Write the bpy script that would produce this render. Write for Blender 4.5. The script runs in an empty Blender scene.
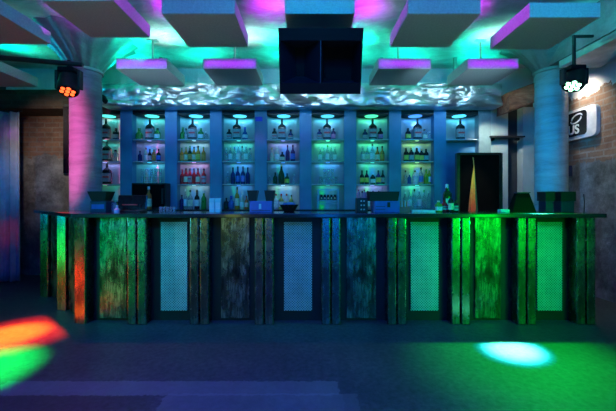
import bpy, math, random
from mathutils import Vector, Matrix, noise
random.seed(7)
PI = math.pi
F = 342.0            # focal length in pixels of the 616 px wide frame
EYE = 1.25           # camera height
COL = bpy.context.scene.collection
SC = bpy.context.scene

def PX(px, Y): return (px - 308.0) / F * Y          # column of the photo at distance Y -> metres
def PH(py, Y): return EYE + (198.0 - py) / F * Y    # row of the photo at distance Y -> height

# ------------------------------------------------------------------ materials
def newmat(name):
    m = bpy.data.materials.new(name); m.use_nodes = True
    nt = m.node_tree
    return m, nt, nt.nodes['Principled BSDF']

def N(nt, kind, **kw):
    n = nt.nodes.new(kind)
    for k, v in kw.items():
        if k.startswith('i_'): n.inputs[k[2:].replace('_', ' ')].default_value = v
        else: setattr(n, k, v)
    return n

def coords(nt, scale=(1, 1, 1), rot=(0, 0, 0)):
    tc = N(nt, 'ShaderNodeTexCoord'); mp = N(nt, 'ShaderNodeMapping')
    mp.inputs['Scale'].default_value = scale; mp.inputs['Rotation'].default_value = rot
    nt.links.new(tc.outputs['Object'], mp.inputs['Vector'])
    return mp.outputs['Vector']

def ramp(nt, src, stops):
    r = N(nt, 'ShaderNodeValToRGB')
    e = r.color_ramp.elements
    e[0].position, e[0].color = stops[0][0], (*stops[0][1], 1)
    e[1].position, e[1].color = stops[-1][0], (*stops[-1][1], 1)
    for p, c in stops[1:-1]:
        x = e.new(p); x.color = (*c, 1)
    nt.links.new(src, r.inputs['Fac'])
    return r.outputs['Color']

def bump(nt, b, src, strength=.3, dist=.01):
    bp = N(nt, 'ShaderNodeBump'); bp.inputs['Strength'].default_value = strength; bp.inputs['Distance'].default_value = dist
    nt.links.new(src, bp.inputs['Height']); nt.links.new(bp.outputs['Normal'], b.inputs['Normal'])

def plain(name, col, rough=.5, metal=0.0, trans=0.0, ior=1.45, noise_amt=.12, nscale=14, coat=0):
    m, nt, b = newmat(name)
    v = coords(nt)
    nz = N(nt, 'ShaderNodeTexNoise', i_Scale=nscale, i_Detail=4)
    nt.links.new(v, nz.inputs['Vector'])
    lo = tuple(max(0, c * (1 - noise_amt)) for c in col); hi = tuple(min(1, c * (1 + noise_amt)) for c in col)
    nt.links.new(ramp(nt, nz.outputs['Fac'], [(.3, lo), (.7, hi)]), b.inputs['Base Color'])
    b.inputs['Roughness'].default_value = rough; b.inputs['Metallic'].default_value = metal
    b.inputs['Transmission Weight'].default_value = trans; b.inputs['IOR'].default_value = ior
    b.inputs['Coat Weight'].default_value = coat
    return m

def emis(name, col, strength):
    m, nt, b = newmat(name)
    b.inputs['Base Color'].default_value = (*[min(1, c) for c in col], 1)
    b.inputs['Emission Color'].default_value = (*col, 1); b.inputs['Emission Strength'].default_value = strength
    return m

def concrete(name, lo, mid, hi, scale=1.2, rough=.8, bs=.4, streak=None):
    m, nt, b = newmat(name)
    v = coords(nt, streak or (1, 1, 1))
    a = N(nt, 'ShaderNodeTexNoise', i_Scale=scale, i_Detail=11, i_Roughness=.7, i_Distortion=.5)
    c = N(nt, 'ShaderNodeTexNoise', i_Scale=scale * 14, i_Detail=6)
    nt.links.new(v, a.inputs['Vector']); nt.links.new(v, c.inputs['Vector'])
    nt.links.new(ramp(nt, a.outputs['Fac'], [(.3, lo), (.5, mid), (.68, hi)]), b.inputs['Base Color'])
    mx = N(nt, 'ShaderNodeMath', operation='ADD'); nt.links.new(a.outputs['Fac'], mx.inputs[0]); nt.links.new(c.outputs['Fac'], mx.inputs[1])
    bump(nt, b, mx.outputs[0], bs, .02)
    b.inputs['Roughness'].default_value = rough
    return m

def floor_mat():
    m, nt, b = newmat('worn_concrete_floor')
    tc = N(nt, 'ShaderNodeTexCoord')
    v = tc.outputs['Object']
    a = N(nt, 'ShaderNodeTexNoise', i_Scale=1.1, i_Detail=10, i_Roughness=.66)
    c = N(nt, 'ShaderNodeTexNoise', i_Scale=26, i_Detail=7, i_Roughness=.7)
    nt.links.new(v, a.inputs['Vector']); nt.links.new(v, c.inputs['Vector'])
    base = ramp(nt, a.outputs['Fac'], [(.3, (.045, .045, .047)), (.52, (.072, .072, .074)), (.7, (.10, .10, .10))])
    grain = ramp(nt, c.outputs['Fac'], [(.36, (.5, .5, .5)), (.62, (1.0, 1.0, 1.0))])
    mul = N(nt, 'ShaderNodeMix', data_type='RGBA', blend_type='MULTIPLY'); mul.inputs['Factor'].default_value = 1
    nt.links.new(base, mul.inputs['A']); nt.links.new(grain, mul.inputs['B'])
    cur = mul.outputs['Result']
    # worn painted strips: pale bands with ragged edges, each at its own place on the slab
    sep = N(nt, 'ShaderNodeSeparateXYZ')
    wob = N(nt, 'ShaderNodeMix', data_type='VECTOR'); 
    w2 = N(nt, 'ShaderNodeVectorMath', operation='MULTIPLY_ADD')
    w2.inputs[1].default_value = (.10, .07, 0); 
    nt.links.new(c.outputs['Color'], w2.inputs[0]); nt.links.new(v, w2.inputs[2])
    nt.links.new(w2.outputs['Vector'], sep.inputs['Vector'])
    def band(x0, x1, y0, y1, amt, colr):
        nonlocal cur
        def mm(op, sock, val):
            n = N(nt, 'ShaderNodeMath', operation=op); nt.links.new(sock, n.inputs[0]); n.inputs[1].default_value = val; return n.outputs[0]
        fs = [mm('GREATER_THAN', sep.outputs['X'], x0), mm('LESS_THAN', sep.outputs['X'], x1),
              mm('GREATER_THAN', sep.outputs['Y'], y0), mm('LESS_THAN', sep.outputs['Y'], y1)]
        f = fs[0]
        for g in fs[1:]:
            n = N(nt, 'ShaderNodeMath', operation='MULTIPLY'); nt.links.new(f, n.inputs[0]); nt.links.new(g, n.inputs[1]); f = n.outputs[0]
        n = N(nt, 'ShaderNodeMath', operation='MULTIPLY'); nt.links.new(f, n.inputs[0]); n.inputs[1].default_value = amt; f = n.outputs[0]
        n = N(nt, 'ShaderNodeMath', operation='MULTIPLY'); nt.links.new(f, n.inputs[0]); nt.links.new(a.outputs['Fac'], n.inputs[1]); f = n.outputs[0]
        mx = N(nt, 'ShaderNodeMix', data_type='RGBA'); nt.links.new(f, mx.inputs['Factor'])
        nt.links.new(cur, mx.inputs['A']); mx.inputs['B'].default_value = (*colr, 1)
        cur = mx.outputs['Result']
    band(-2.0, .25, 2.20, 2.37, .9, (.22, .215, .21))
    band(-.85, .36, 1.2, 2.22, .8, (.22, .22, .22))
    band(.27, .36, 1.2, 2.9, .55, (.03, .03, .03))
    band(-2.4, -.9, 2.05, 2.2, .6, (.025, .025, .025))
    nt.links.new(cur, b.inputs['Base Color'])
    bump(nt, b, c.outputs['Fac'], .15, .004)
    b.inputs['Roughness'].default_value = .55
    b.inputs['Specular IOR Level'].default_value = .3
    return m

def brick(name, axis, c1, c2, mortar, stone_top, stone, white_top=None, white=(.75, .75, .72)):
    """brick band above rough plaster; bricks run along the wall (axis x or y)"""
    m, nt, b = newmat(name)
    tc = N(nt, 'ShaderNodeTexCoord'); sep = N(nt, 'ShaderNodeSeparateXYZ'); cmb = N(nt, 'ShaderNodeCombineXYZ')
    nt.links.new(tc.outputs['Object'], sep.inputs['Vector'])
    nt.links.new(sep.outputs['X' if axis == 'x' else 'Y'], cmb.inputs['X']); nt.links.new(sep.outputs['Z'], cmb.inputs['Y'])
    nz = N(nt, 'ShaderNodeTexNoise', i_Scale=3.2, i_Detail=10, i_Roughness=.72); nt.links.new(tc.outputs['Object'], nz.inputs['Vector'])
    wv = N(nt, 'ShaderNodeVectorMath', operation='MULTIPLY_ADD'); wv.inputs[1].default_value = (.05, .05, 0)
    nt.links.new(nz.outputs['Color'], wv.inputs[0]); nt.links.new(cmb.outputs['Vector'], wv.inputs[2])
    br = N(nt, 'ShaderNodeTexBrick', i_Scale=1.0); br.inputs['Color1'].default_value = (*c1, 1); br.inputs['Color2'].default_value = (*c2, 1)
    br.inputs['Mortar'].default_value = (*mortar, 1); br.inputs['Brick Width'].default_value = .25; br.inputs['Row Height'].default_value = .078
    br.inputs['Mortar Size'].default_value = .011; br.inputs['Bias'].default_value = -.1
    nt.links.new(wv.outputs['Vector'], br.inputs['Vector'])
    pl = ramp(nt, nz.outputs['Fac'], [(.32, tuple(c * .45 for c in stone)), (.55, stone), (.72, tuple(min(1, c * 1.5) for c in stone))])
    hz = N(nt, 'ShaderNodeMath', operation='MULTIPLY_ADD'); nt.links.new(nz.outputs['Fac'], hz.inputs[0]); hz.inputs[1].default_value = .5
    nt.links.new(sep.outputs['Z'], hz.inputs[2])
    gt = N(nt, 'ShaderNodeMath', operation='GREATER_THAN'); nt.links.new(hz.outputs[0], gt.inputs[0]); gt.inputs[1].default_value = stone_top + .25
    mx = N(nt, 'ShaderNodeMix', data_type='RGBA'); nt.links.new(gt.outputs[0], mx.inputs['Factor'])
    nt.links.new(pl, mx.inputs['A']); nt.links.new(br.outputs['Color'], mx.inputs['B'])
    cur = mx.outputs['Result']
    dirt = ramp(nt, nz.outputs['Fac'], [(.35, (.45, .42, .4)), (.6, (1, 1, 1))])
    mu = N(nt, 'ShaderNodeMix', data_type='RGBA', blend_type='MULTIPLY'); mu.inputs['Factor'].default_value = .8
    nt.links.new(cur, mu.inputs['A']); nt.links.new(dirt, mu.inputs['B']); cur = mu.outputs['Result']
    if white_top:
        g2 = N(nt, 'ShaderNodeMath', operation='GREATER_THAN'); nt.links.new(hz.outputs[0], g2.inputs[0]); g2.inputs[1].default_value = white_top + .25
        m2 = N(nt, 'ShaderNodeMix', data_type='RGBA'); nt.links.new(g2.outputs[0], m2.inputs['Factor'])
        nt.links.new(cur, m2.inputs['A']); m2.inputs['B'].default_value = (*white, 1); cur = m2.outputs['Result']
    nt.links.new(cur, b.inputs['Base Color'])
    ad = N(nt, 'ShaderNodeMath', operation='ADD'); nt.links.new(nz.outputs['Fac'], ad.inputs[0]); nt.links.new(br.outputs['Fac'], ad.inputs[1])
    bump(nt, b, nz.outputs['Fac'], .8, .05)
    b.inputs['Roughness'].default_value = .85
    return m

def streaked_metal(name, lo, hi, rough=(.22, .5), sc=(30, 30, 2.5), metal=.85):
    m, nt, b = newmat(name)
    v = coords(nt, sc)
    a = N(nt, 'ShaderNodeTexNoise', i_Scale=1.0, i_Detail=8, i_Roughness=.7); nt.links.new(v, a.inputs['Vector'])
    v2 = coords(nt, (6, 6, 3))
    c = N(nt, 'ShaderNodeTexNoise', i_Scale=1.0, i_Detail=6, i_Roughness=.7); nt.links.new(v2, c.inputs['Vector'])
    hf = N(nt, 'ShaderNodeMath', operation='MULTIPLY'); nt.links.new(c.outputs['Fac'], hf.inputs[0]); hf.inputs[1].default_value = .55
    mu = N(nt, 'ShaderNodeMath', operation='MULTIPLY_ADD'); nt.links.new(a.outputs['Fac'], mu.inputs[0]); mu.inputs[1].default_value = .55; nt.links.new(hf.outputs[0], mu.inputs[2])
    nt.links.new(ramp(nt, mu.outputs[0], [(.44, lo), (.55, tuple(p * .65 + q * .35 for p, q in zip(lo, hi))), (.66, hi)]), b.inputs['Base Color'])
    rr = N(nt, 'ShaderNodeMapRange'); nt.links.new(c.outputs['Fac'], rr.inputs['Value'])
    rr.inputs['From Min'].default_value = .3; rr.inputs['From Max'].default_value = .7
    rr.inputs['To Min'].default_value, rr.inputs['To Max'].default_value = rough
    nt.links.new(rr.outputs['Result'], b.inputs['Roughness'])
    b.inputs['Metallic'].default_value = metal
    bump(nt, b, mu.outputs[0], .45, .012)
    return m

def perforated(name):
    m, nt, b = newmat(name)
    v = coords(nt)
    sep = N(nt, 'ShaderNodeSeparateXYZ'); nt.links.new(v, sep.inputs['Vector'])
    def wave(sock, k, ph=0):
        n = N(nt, 'ShaderNodeMath', operation='MULTIPLY_ADD'); nt.links.new(sock, n.inputs[0]); n.inputs[1].default_value = k; n.inputs[2].default_value = ph
        s = N(nt, 'ShaderNodeMath', operation='SINE'); nt.links.new(n.outputs[0], s.inputs[0]); return s.outputs[0]
    K = 2 * PI / .026
    p = N(nt, 'ShaderNodeMath', operation='MULTIPLY'); nt.links.new(wave(sep.outputs['X'], K), p.inputs[0]); nt.links.new(wave(sep.outputs['Z'], K), p.inputs[1])
    g = N(nt, 'ShaderNodeMath', operation='GREATER_THAN'); nt.links.new(p.outputs[0], g.inputs[0]); g.inputs[1].default_value = .3
    nz = N(nt, 'ShaderNodeTexNoise', i_Scale=5, i_Detail=4); nt.links.new(v, nz.inputs['Vector'])
    sheet = ramp(nt, nz.outputs['Fac'], [(.35, (.42, .44, .44)), (.65, (.58, .60, .60))])
    mx = N(nt, 'ShaderNodeMix', data_type='RGBA'); nt.links.new(g.outputs[0], mx.inputs['Factor'])
    nt.links.new(sheet, mx.inputs['A']); mx.inputs['B'].default_value = (.03, .03, .03, 1)
    nt.links.new(mx.outputs['Result'], b.inputs['Base Color'])
    b.inputs['Metallic'].default_value = .35; b.inputs['Roughness'].default_value = .5
    return m

M = {}
M['floor'] = floor_mat()
M['ceiling'] = concrete('patchy_white_ceiling', (.36, .36, .36), (.56, .56, .56), (.85, .85, .85), 1.6, .85, .5, (1, 1.8, 1))
M['wall_l'] = brick('old_brick_back', 'x', (.17, .09, .06), (.24, .13, .08), (.20, .16, .13), 1.95, (.19, .19, .18), 2.86, (.7, .7, .68))
M['wall_r'] = brick('old_brick_side', 'y', (.30, .18, .12), (.40, .25, .17), (.36, .30, .25), 1.72, (.30, .30, .28), 2.62)
M['lintel'] = brick('dark_brick_lintel', 'x', (.055, .03, .02), (.09, .05, .03), (.07, .05, .04), -9, (.1, .1, .1))
M['dark_wall'] = plain('dark_room_wall', (.05, .05, .055), .8)
M['panel_side'] = plain('white_acoustic_felt', (.62, .62, .62), .9, nscale=60)
M['panel'] = plain('grey_acoustic_felt', (.5, .49, .48), .95, nscale=60)
M['rod'] = plain('galvanised_rod', (.35, .35, .36), .4, .8)
M['column'] = concrete('painted_column', (.22, .22, .22), (.34, .34, .34), (.42, .42, .42), 2.0, .6, .45, (1, 1, 5))
M['capital'] = concrete('painted_capital', (.12, .13, .13), (.2, .2, .2), (.28, .28, .28), 3.0, .6, .3)
M['beam'] = concrete('painted_beam', (.12, .12, .12), (.2, .2, .2), (.3, .3, .3), 2.5, .7, .4)
def foil_mat():
    m, nt, b = newmat('crumpled_foil')
    v = coords(nt, (1.2, 1.2, 3.0), (0, .6, 0))
    a = N(nt, 'ShaderNodeTexNoise', i_Scale=2.2, i_Detail=4, i_Roughness=.45, i_Distortion=.5); nt.links.new(v, a.inputs['Vector'])
    c = N(nt, 'ShaderNodeTexNoise', i_Scale=16, i_Detail=5); nt.links.new(v, c.inputs['Vector'])
    ad = N(nt, 'ShaderNodeMath', operation='MULTIPLY_ADD'); nt.links.new(c.outputs['Fac'], ad.inputs[0]); ad.inputs[1].default_value = .05; nt.links.new(a.outputs['Fac'], ad.inputs[2])
    nt.links.new(ramp(nt, a.outputs['Fac'], [(.36, (.40, .41, .42)), (.5, (.66, .67, .68)), (.62, (.92, .93, .94))]), b.inputs['Base Color'])
    bump(nt, b, ad.outputs[0], .7, .12)
    b.inputs['Metallic'].default_value = .9; b.inputs['Roughness'].default_value = .36
    return m
M['foil'] = foil_mat()
M['mottled'] = concrete('mottled_brown_wrap', (.10, .05, .03), (.28, .14, .08), (.42, .26, .17), 5, .6, .6, (1, 3, 3))  # uneven brown tones for the wrapped duct end
M['pilaster'] = plain('blue_painted_pilaster', (.10, .26, .42), .55, noise_amt=.2, nscale=3)
M['niche'] = plain('brushed_niche_back', (.46, .52, .54), .34, .55, noise_amt=.1, nscale=5)
M['shelf'] = plain('frosted_glass_shelf', (.62, .68, .70), .25, 0, .25)
M['black'] = plain('matt_black', (.012, .012, .013), .5)
M['black_gloss'] = plain('black_gloss', (.012, .012, .014), .12)
M['black_wood'] = plain('dark_stained_wood', (.03, .027, .025), .28, nscale=8, noise_amt=.5)
M['counter'] = plain('black_lacquer_counter', (.02, .02, .022), .2, coat=.4)
M['steel'] = streaked_metal('scratched_blackened_steel', (.035, .035, .036), (.62, .62, .61), (.20, .36), (75, 75, 8), 1)
M['post'] = streaked_metal('patinated_steel_post', (.13, .13, .13), (.34, .34, .34), (.20, .34), (26, 26, 5), 1)
M['mesh'] = perforated('perforated_sheet')
M['curtain'] = plain('pale_curtain', (.4, .4, .42), .6)
M['white_panel'] = plain('off_white_panel', (.55, .57, .54), .5, nscale=4)
M['grey_panel'] = plain('grey_panel', (.26, .32, .33), .5)
M['black_matt'] = plain('dull_black', (.004, .004, .004), .9)
M['black_matt'].node_tree.nodes['Principled BSDF'].inputs['Specular IOR Level'].default_value = .1
M['navy'] = plain('navy_cabinet', (.02, .035, .07), .4)
M['navy_dark'] = plain('navy_dark', (.0025, .0035, .007), .6)
M['navy_dark'].node_tree.nodes['Principled BSDF'].inputs['Specular IOR Level'].default_value = .15
M['horn'] = plain('horn_blue_black', (.005, .010, .026), .45)
M['blue_box'] = plain('blue_plastic', (.05, .13, .42), .35)
M['blue_plate'] = plain('deep_blue_plate', (.03, .05, .6), .4)
M['white'] = plain('white_plastic', (.8, .8, .8), .35)
M['cyan_box'] = plain('pale_cyan_card', (.35, .66, .70), .5)
M['chrome'] = plain('chrome', (.8, .8, .8), .15, 1)
M['red'] = plain('red_plastic', (.6, .03, .03), .4)
M['wire'] = plain('wire', (.4, .42, .44), .3, .9)

# ------------------------------------------------------------------ mesh builder
class MB:
    def __init__(s): s.v = []; s.f = []
    def add(s, vs, fs):
        n = len(s.v); s.v += [tuple(v) for v in vs]; s.f += [tuple(i + n for i in f) for f in fs]; return s
    def box(s, x0, x1, y0, y1, z0, z1):
        vs = [(x, y, z) for z in (z0, z1) for y in (y0, y1) for x in (x0, x1)]
        return s.add(vs, [(0, 2, 3, 1), (4, 5, 7, 6), (0, 1, 5, 4), (2, 6, 7, 3), (0, 4, 6, 2), (1, 3, 7, 5)])
    def prism(s, pts, z0, z1):
        n = len(pts); area = sum(pts[i][0] * pts[(i + 1) % n][1] - pts[(i + 1) % n][0] * pts[i][1] for i in range(n))
        if area < 0: pts = pts[::-1]
        vs = [(x, y, z0) for x, y in pts] + [(x, y, z1) for x, y in pts]
        fs = [tuple(range(n))[::-1], tuple(range(n, 2 * n))] + [(i, (i + 1) % n, n + (i + 1) % n, n + i) for i in range(n)]
        return s.add(vs, fs)
    def frustum(s, cx, cy, z0, z1, w0, d0, w1, d1, cap=True):
        vs = []
        for z, w, d in ((z0, w0, d0), (z1, w1, d1)):
            vs += [(cx - w / 2, cy - d / 2, z), (cx + w / 2, cy - d / 2, z), (cx + w / 2, cy + d / 2, z), (cx - w / 2, cy + d / 2, z)]
        fs = [(0, 3, 2, 1), (0, 1, 5, 4), (1, 2, 6, 5), (2, 3, 7, 6), (3, 0, 4, 7)]
        if cap: fs.append((4, 5, 6, 7))
        return s.add(vs, fs)
    def lathe(s, prof, seg=16, c=(0, 0), shape=None, caps=True):
        """prof: (r, z) list; shape(angle)->radius factor"""
        vs = []
        for r, z in prof:
            for k in range(seg):
                a = 2 * PI * k / seg; q = shape(a) if shape else 1
                vs.append((c[0] + r * q * math.cos(a), c[1] + r * q * math.sin(a), z))
        fs = []
        for i in range(len(prof) - 1):
            for k in range(seg):
                a, b2 = i * seg + k, i * seg + (k + 1) % seg
                fs.append((a, b2, b2 + seg, a + seg))
        if caps:
            fs.append(tuple(range(seg))[::-1]); L = (len(prof) - 1) * seg; fs.append(tuple(range(L, L + seg)))
        return s.add(vs, fs)
    def tube(s, pts, r, seg=10):
        pts = [Vector(p) for p in pts]; vs = []; fs = []
        for i, p in enumerate(pts):
            d = (pts[min(i + 1, len(pts) - 1)] - pts[max(i - 1, 0)]).normalized()
            u = d.cross(Vector((0, 0, 1)))
            if u.length < 1e-3: u = d.cross(Vector((1, 0, 0)))
            u.normalize(); w = u.cross(d)
            for k in range(seg):
                a = 2 * PI * k / seg; vs.append(p + (u * math.cos(a) + w * math.sin(a)) * r)
        for i in range(len(pts) - 1):
            for k in range(seg):
                a, b2 = i * seg + k, i * seg + (k + 1) % seg; fs.append((a, b2, b2 + seg, a + seg))
        fs.append(tuple(range(seg))[::-1]); L = (len(pts) - 1) * seg; fs.append(tuple(range(L, L + seg)))
        return s.add(vs, fs)
    def xf(s, mat):
        s.v = [tuple(mat @ Vector(v)) for v in s.v]; return s
    def mesh(s, name, mat, smooth=False, bevel=0):
        me = bpy.data.meshes.new(name); me.from_pydata(s.v, [], s.f); me.validate(); me.update()
        me.materials.append(mat)
        if smooth:
            for p in me.polygons: p.use_smooth = True
            me.set_sharp_from_angle(angle=math.radians(40))
        return me
    def obj(s, name, mat, parent=None, loc=(0, 0, 0), rotz=0, smooth=False, bevel=0):
        o = bpy.data.objects.new(name, s.mesh(name, mat, smooth)); COL.objects.link(o)
        o.location = loc; o.rotation_euler = (0, 0, rotz)
        if parent: o.parent = parent
        if bevel:
            bv = o.modifiers.new('Bevel', 'BEVEL'); bv.width = bevel; bv.segments = 2; bv.limit_method = 'ANGLE'
        return o

def tag(o, label, cat, group=None, kind=None):
    o['label'] = label; o['category'] = cat
    if group: o['group'] = group
    if kind: o['kind'] = kind
    return o
def thing(name, label, cat, loc=(0, 0, 0), rotz=0, group=None):
    o = bpy.data.objects.new(name, None); COL.objects.link(o); o.empty_display_size = .1
    o.location = loc; o.rotation_euler = (0, 0, rotz)
    return tag(o, label, cat, group)
def struct(o, label=None):
    o['kind'] = 'structure'
    if label: o['label'] = label
    return o

# ------------------------------------------------------------------ room
XL, XR, YB, YF, CH = -4.9, 3.65, 5.55, -1.6, 3.35
struct(MB().box(XL - .2, XR + .2, YF - .2, YB + .2, -.1, 0).obj('floor', M['floor']), 'worn concrete floor in blue and green light')
struct(MB().box(XL - .2, XR + .2, YF - .2, YB + .2, CH, CH + .12).obj('ceiling', M['ceiling']), 'patchy concrete ceiling washed in cyan and magenta')
struct(MB().box(XL - .2, XR + .2, YB, YB + .2, 0, CH).obj('wall_back', M['wall_l']), 'old brick and plaster wall behind the bar')
struct(MB().box(XR, XR + .2, YF, YB, 0, CH).obj('wall_right', M['wall_r']), 'rough brick wall at right with black sign')
struct(MB().box(XL - .2, XL, YF, YB, 0, CH).obj('wall_left', M['dark_wall']), 'dark wall at far left')
struct(MB().box(XL - .2, XR + .2, YF - .2, YF, 0, CH).obj('wall_front', M['dark_wall']), 'dark wall behind the viewer')
struct(MB().box(XL, -3.2, 5.08, YB, 2.58, 2.86).obj('trim_1', M['lintel']), 'dark brick lintel at upper left')
struct(MB().box(3.1, XR, YF, 4.75, 2.95, CH).obj('trim_2', M['beam']), 'long boxed ceiling beam along right wall')

# round columns with flared heads
def column(px, label):
    cy = 4.55; cx = PX(px, cy)
    t = thing('round_column', label, 'column', (cx, cy, 0))
    t['kind'] = 'structure'
    MB().lathe([(.19, 0), (.187, .05), (.186, 2.90)], 40).obj('shaft', M['column'], t, smooth=True)
    MB().lathe([(.186, 2.90), (.205, 2.905), (.205, 2.935), (.19, 2.945)], 40).obj('collar', M['column'], t, smooth=True)
    flute = lambda a: 1 + .035 * math.cos(16 * a)
    MB().lathe([(.19, 2.945), (.25, 3.03), (.34, 3.14), (.46, 3.25), (.58, 3.335), (.60, CH)], 96, shape=flute).obj('fluted_capital', M['capital'], t, smooth=True)
    return cx, cy
LCX, LCY = column(86, 'round column at left glowing pink with a fluted flared head')
RCX, RCY = column(551, 'round column at right in blue and green light')

# ------------------------------------------------------------------ ceiling panels
def panel(x0, x1, y0, y1, z, label, th=.13):
    cx, cy = (x0 + x1) / 2, (y0 + y1) / 2
    t = thing('ceiling_panel', label, 'acoustic panel', (cx, cy, z), 0, 'square acoustic panels hanging from the ceiling')
    w, d = x1 - x0, y1 - y0
    MB().box(-w / 2, w / 2, -d / 2, d / 2, .004, th).obj('panel_edge', M['panel_side'], t)
    MB().box(-w / 2 + .002, w / 2 - .002, -d / 2 + .002, d / 2 - .002, 0, .004).obj('felt_face', M['panel'], t)
    MB().lathe([(.011, th), (.011, CH - z - .006)], 10).obj('hanging_rod', M['rod'], t, smooth=True)
    MB().box(-.07, .07, -.03, .03, CH - z - .012, CH - z).obj('ceiling_plate', M['rod'], t)
HP = 1.6
for a in [(-3.37, -2.73, 2.97, 3.63, 2.88, 'acoustic panel at the far upper left corner, front row'),
          (-2.32, -1.69, 2.97, 3.66, 2.965, 'acoustic panel left of front row, its right edge lit magenta'),
          (-1.27, -.635, 2.97, 3.63, 2.85, 'front row acoustic panel just left of the hanging loudspeaker'),
          (-.2, .405, 2.97, 3.60, 2.85, 'acoustic panel directly above the hanging loudspeaker'),
          (.87, 1.5, 2.97, 3.63, 2.85, 'front row acoustic panel just right of the hanging loudspeaker'),
          (1.965, 2.59, 3.03, 3.69, 2.85, 'big looking front row acoustic panel nearest the right column'),
          (-4.52, -3.89, 4.3, 4.93, 2.85, 'dark acoustic panel at left edge above the brick lintel'),
          (-2.38, -1.75, 4.24, 4.86, 2.85, 'back row acoustic panel beside the left column head'),
          (-1.30, -.64, 4.24, 4.86, 2.85, 'back row acoustic panel just left of the hanging loudspeaker'),
          (.87, 1.525, 4.24, 4.86, 2.85, 'back row acoustic panel just right of the hanging loudspeaker'),
          (1.98, 2.61, 4.24, 4.86, 2.85, 'back row acoustic panel nearest the right column')]:
    panel(*a)

# ------------------------------------------------------------------ hanging loudspeaker
def hanging_speaker():
    tilt = math.radians(18)
    Y = 2.80
    w, h, d = .70, .52, .40
    t = thing('hanging_speaker', 'dark boxy loudspeaker with two horn mouths hanging at the centre of the ceiling', 'loudspeaker', (PX(321, Y), Y, PH(94, Y + .17) ))
    R = Matrix.Translation((0, .17, 0)) @ Matrix.Rotation(tilt, 4, 'X')      # bottom edge pivot, the top leans to the room
    zb, zt = .09, .425                                                # horn band
    c = MB()
    c.box(-w / 2, w / 2, 0, d, 0, zb); c.box(-w / 2, w / 2, 0, d, zt, h)
    c.box(-w / 2, -w / 2 + .015, 0, d, zb, zt); c.box(w / 2 - .015, w / 2, 0, d, zb, zt); c.box(-w / 2 + .015, w / 2 - .015, d - .02, d, zb, zt)
    c.xf(R).obj('cabinet', M['navy_dark'], t)
    for x0, x1, tx0, tx1 in ((-w / 2 + .016, -.006, -.22, -.14), (.006, w / 2 - .016, .045, w / 2 - .05)):
        hb = MB(); yb = .25 if x0 < 0 else .3
        zi0, zi1 = (zb + .06, zt - .03) if x0 < 0 else (zb + .03, zt - .02)
        vs = [(x0, .012, zb), (x1, .012, zb), (x1, .012, zt), (x0, .012, zt), (tx0, yb, zi0), (tx1, yb, zi0), (tx1, yb, zi1), (tx0, yb, zi1)]
        hb.add(vs, [(0, 1, 5, 4), (1, 2, 6, 5), (2, 3, 7, 6), (3, 0, 4, 7)])
        ho = hb.xf(R).obj('horn', M['horn'], t)
        MB().box(tx0, tx1, yb, yb + .01, zi0, zi1).xf(R).obj('horn_throat', M['navy_dark'], ho)
    MB().box(-.004, .004, -.002, .02, zb, zt).xf(R).obj('divider', M['navy'], t)
    p = R @ Vector((0, d, h * .6))
    MB().tube([p, (0, 1.0, p.z + .02), (0, 1.0, CH - t.location.z - .01)], .018).obj('hanging_bracket', M['black'], t, smooth=True)
    MB().box(-.08, .08, .93, 1.07, CH - t.location.z - .012, CH - t.location.z).obj('ceiling_plate', M['black'], t)
hanging_speaker()

# ------------------------------------------------------------------ foil wrapped duct above the shelves
def crumple(x0, x1, y0, y1, z0, z1, nx, amp, seed, sag=None):
    """a box whose front, top and underside are creased sheet"""
    prof = [(y1, z0), ((y0 + y1) / 2, z0), (y0 + .02, z0), (y0, z0 + .02)] + [(y0, z0 + (z1 - z0) * k / 8) for k in range(1, 8)] + [(y0, z1 - .015), (y0 + .02, z1), ((y0 + y1) / 2, z1), (y1, z1)]
    mb = MB(); vs = []
    for i in range(nx + 1):
        x = x0 + (x1 - x0) * i / nx
        for j, (y, z) in enumerate(prof):
            q = Vector((x * 1.3 + z * 2.2, z * 2.2 - x * .9, seed + y))
            a = 1.3 * abs(noise.noise(q)) + .7 * abs(noise.noise(q * 2.6)) + .08 * noise.noise(q * 7)
            dz = noise.noise(q * 1.4 + Vector((9, 3, 1))) * amp * .12
            k = 0 if j in (0, len(prof) - 1) else 1
            vs.append((x, y - k * (a - .35) * amp, z + k * dz + (sag(i / nx) if sag else 0)))
    n = len(prof); fs = []
    for i in range(nx):
        for j in range(n - 1):
            a = i * n + j; fs.append((a, a + 1, a + n + 1, a + n))
        fs.append((i * n + n - 1, i * n, i * n + n, i * n + n + n - 1))
    fs.append(tuple(range(n))[::-1]); L = nx * n; fs.append(tuple(range(L, L + n)))
    mb.add(vs, fs); return mb
duct = thing('foil_duct', 'crumpled silver foil duct running above the bottle shelves', 'duct', (0, 5.0, 2.6))
crumple(PX(103, 5.0), PX(500, 5.0), -.05, .19, -.02, .32, 300, .085, 3.0).obj('foil_wrap', M['foil'], duct, smooth=False)
for x in (-2.2, -1.1, 0, 1.1, 2.2):
    MB().box(x - .02, x + .02, .10, .14, .29, CH - 2.6).obj('hanger', M['rod'], duct)
d2 = crumple(PX(500, 5.0) + .05, PX(540, 4.9), 4.87, 5.18, 2.50, 2.78, 40, .05, 8.0, sag=lambda u: .17 * u - .02).obj('brown_duct', M['mottled'], smooth=False)
tag(d2, 'rust brown wrapped duct end rising between foil duct and right column', 'duct')
d3 = crumple(3.12, 3.62, 2.6, 4.25, 2.87, 2.955, 24, .03, 5.0).obj('foil_lining', M['foil'])
tag(d3, 'dark crumpled foil under the ceiling beam at upper right', 'foil')

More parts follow.
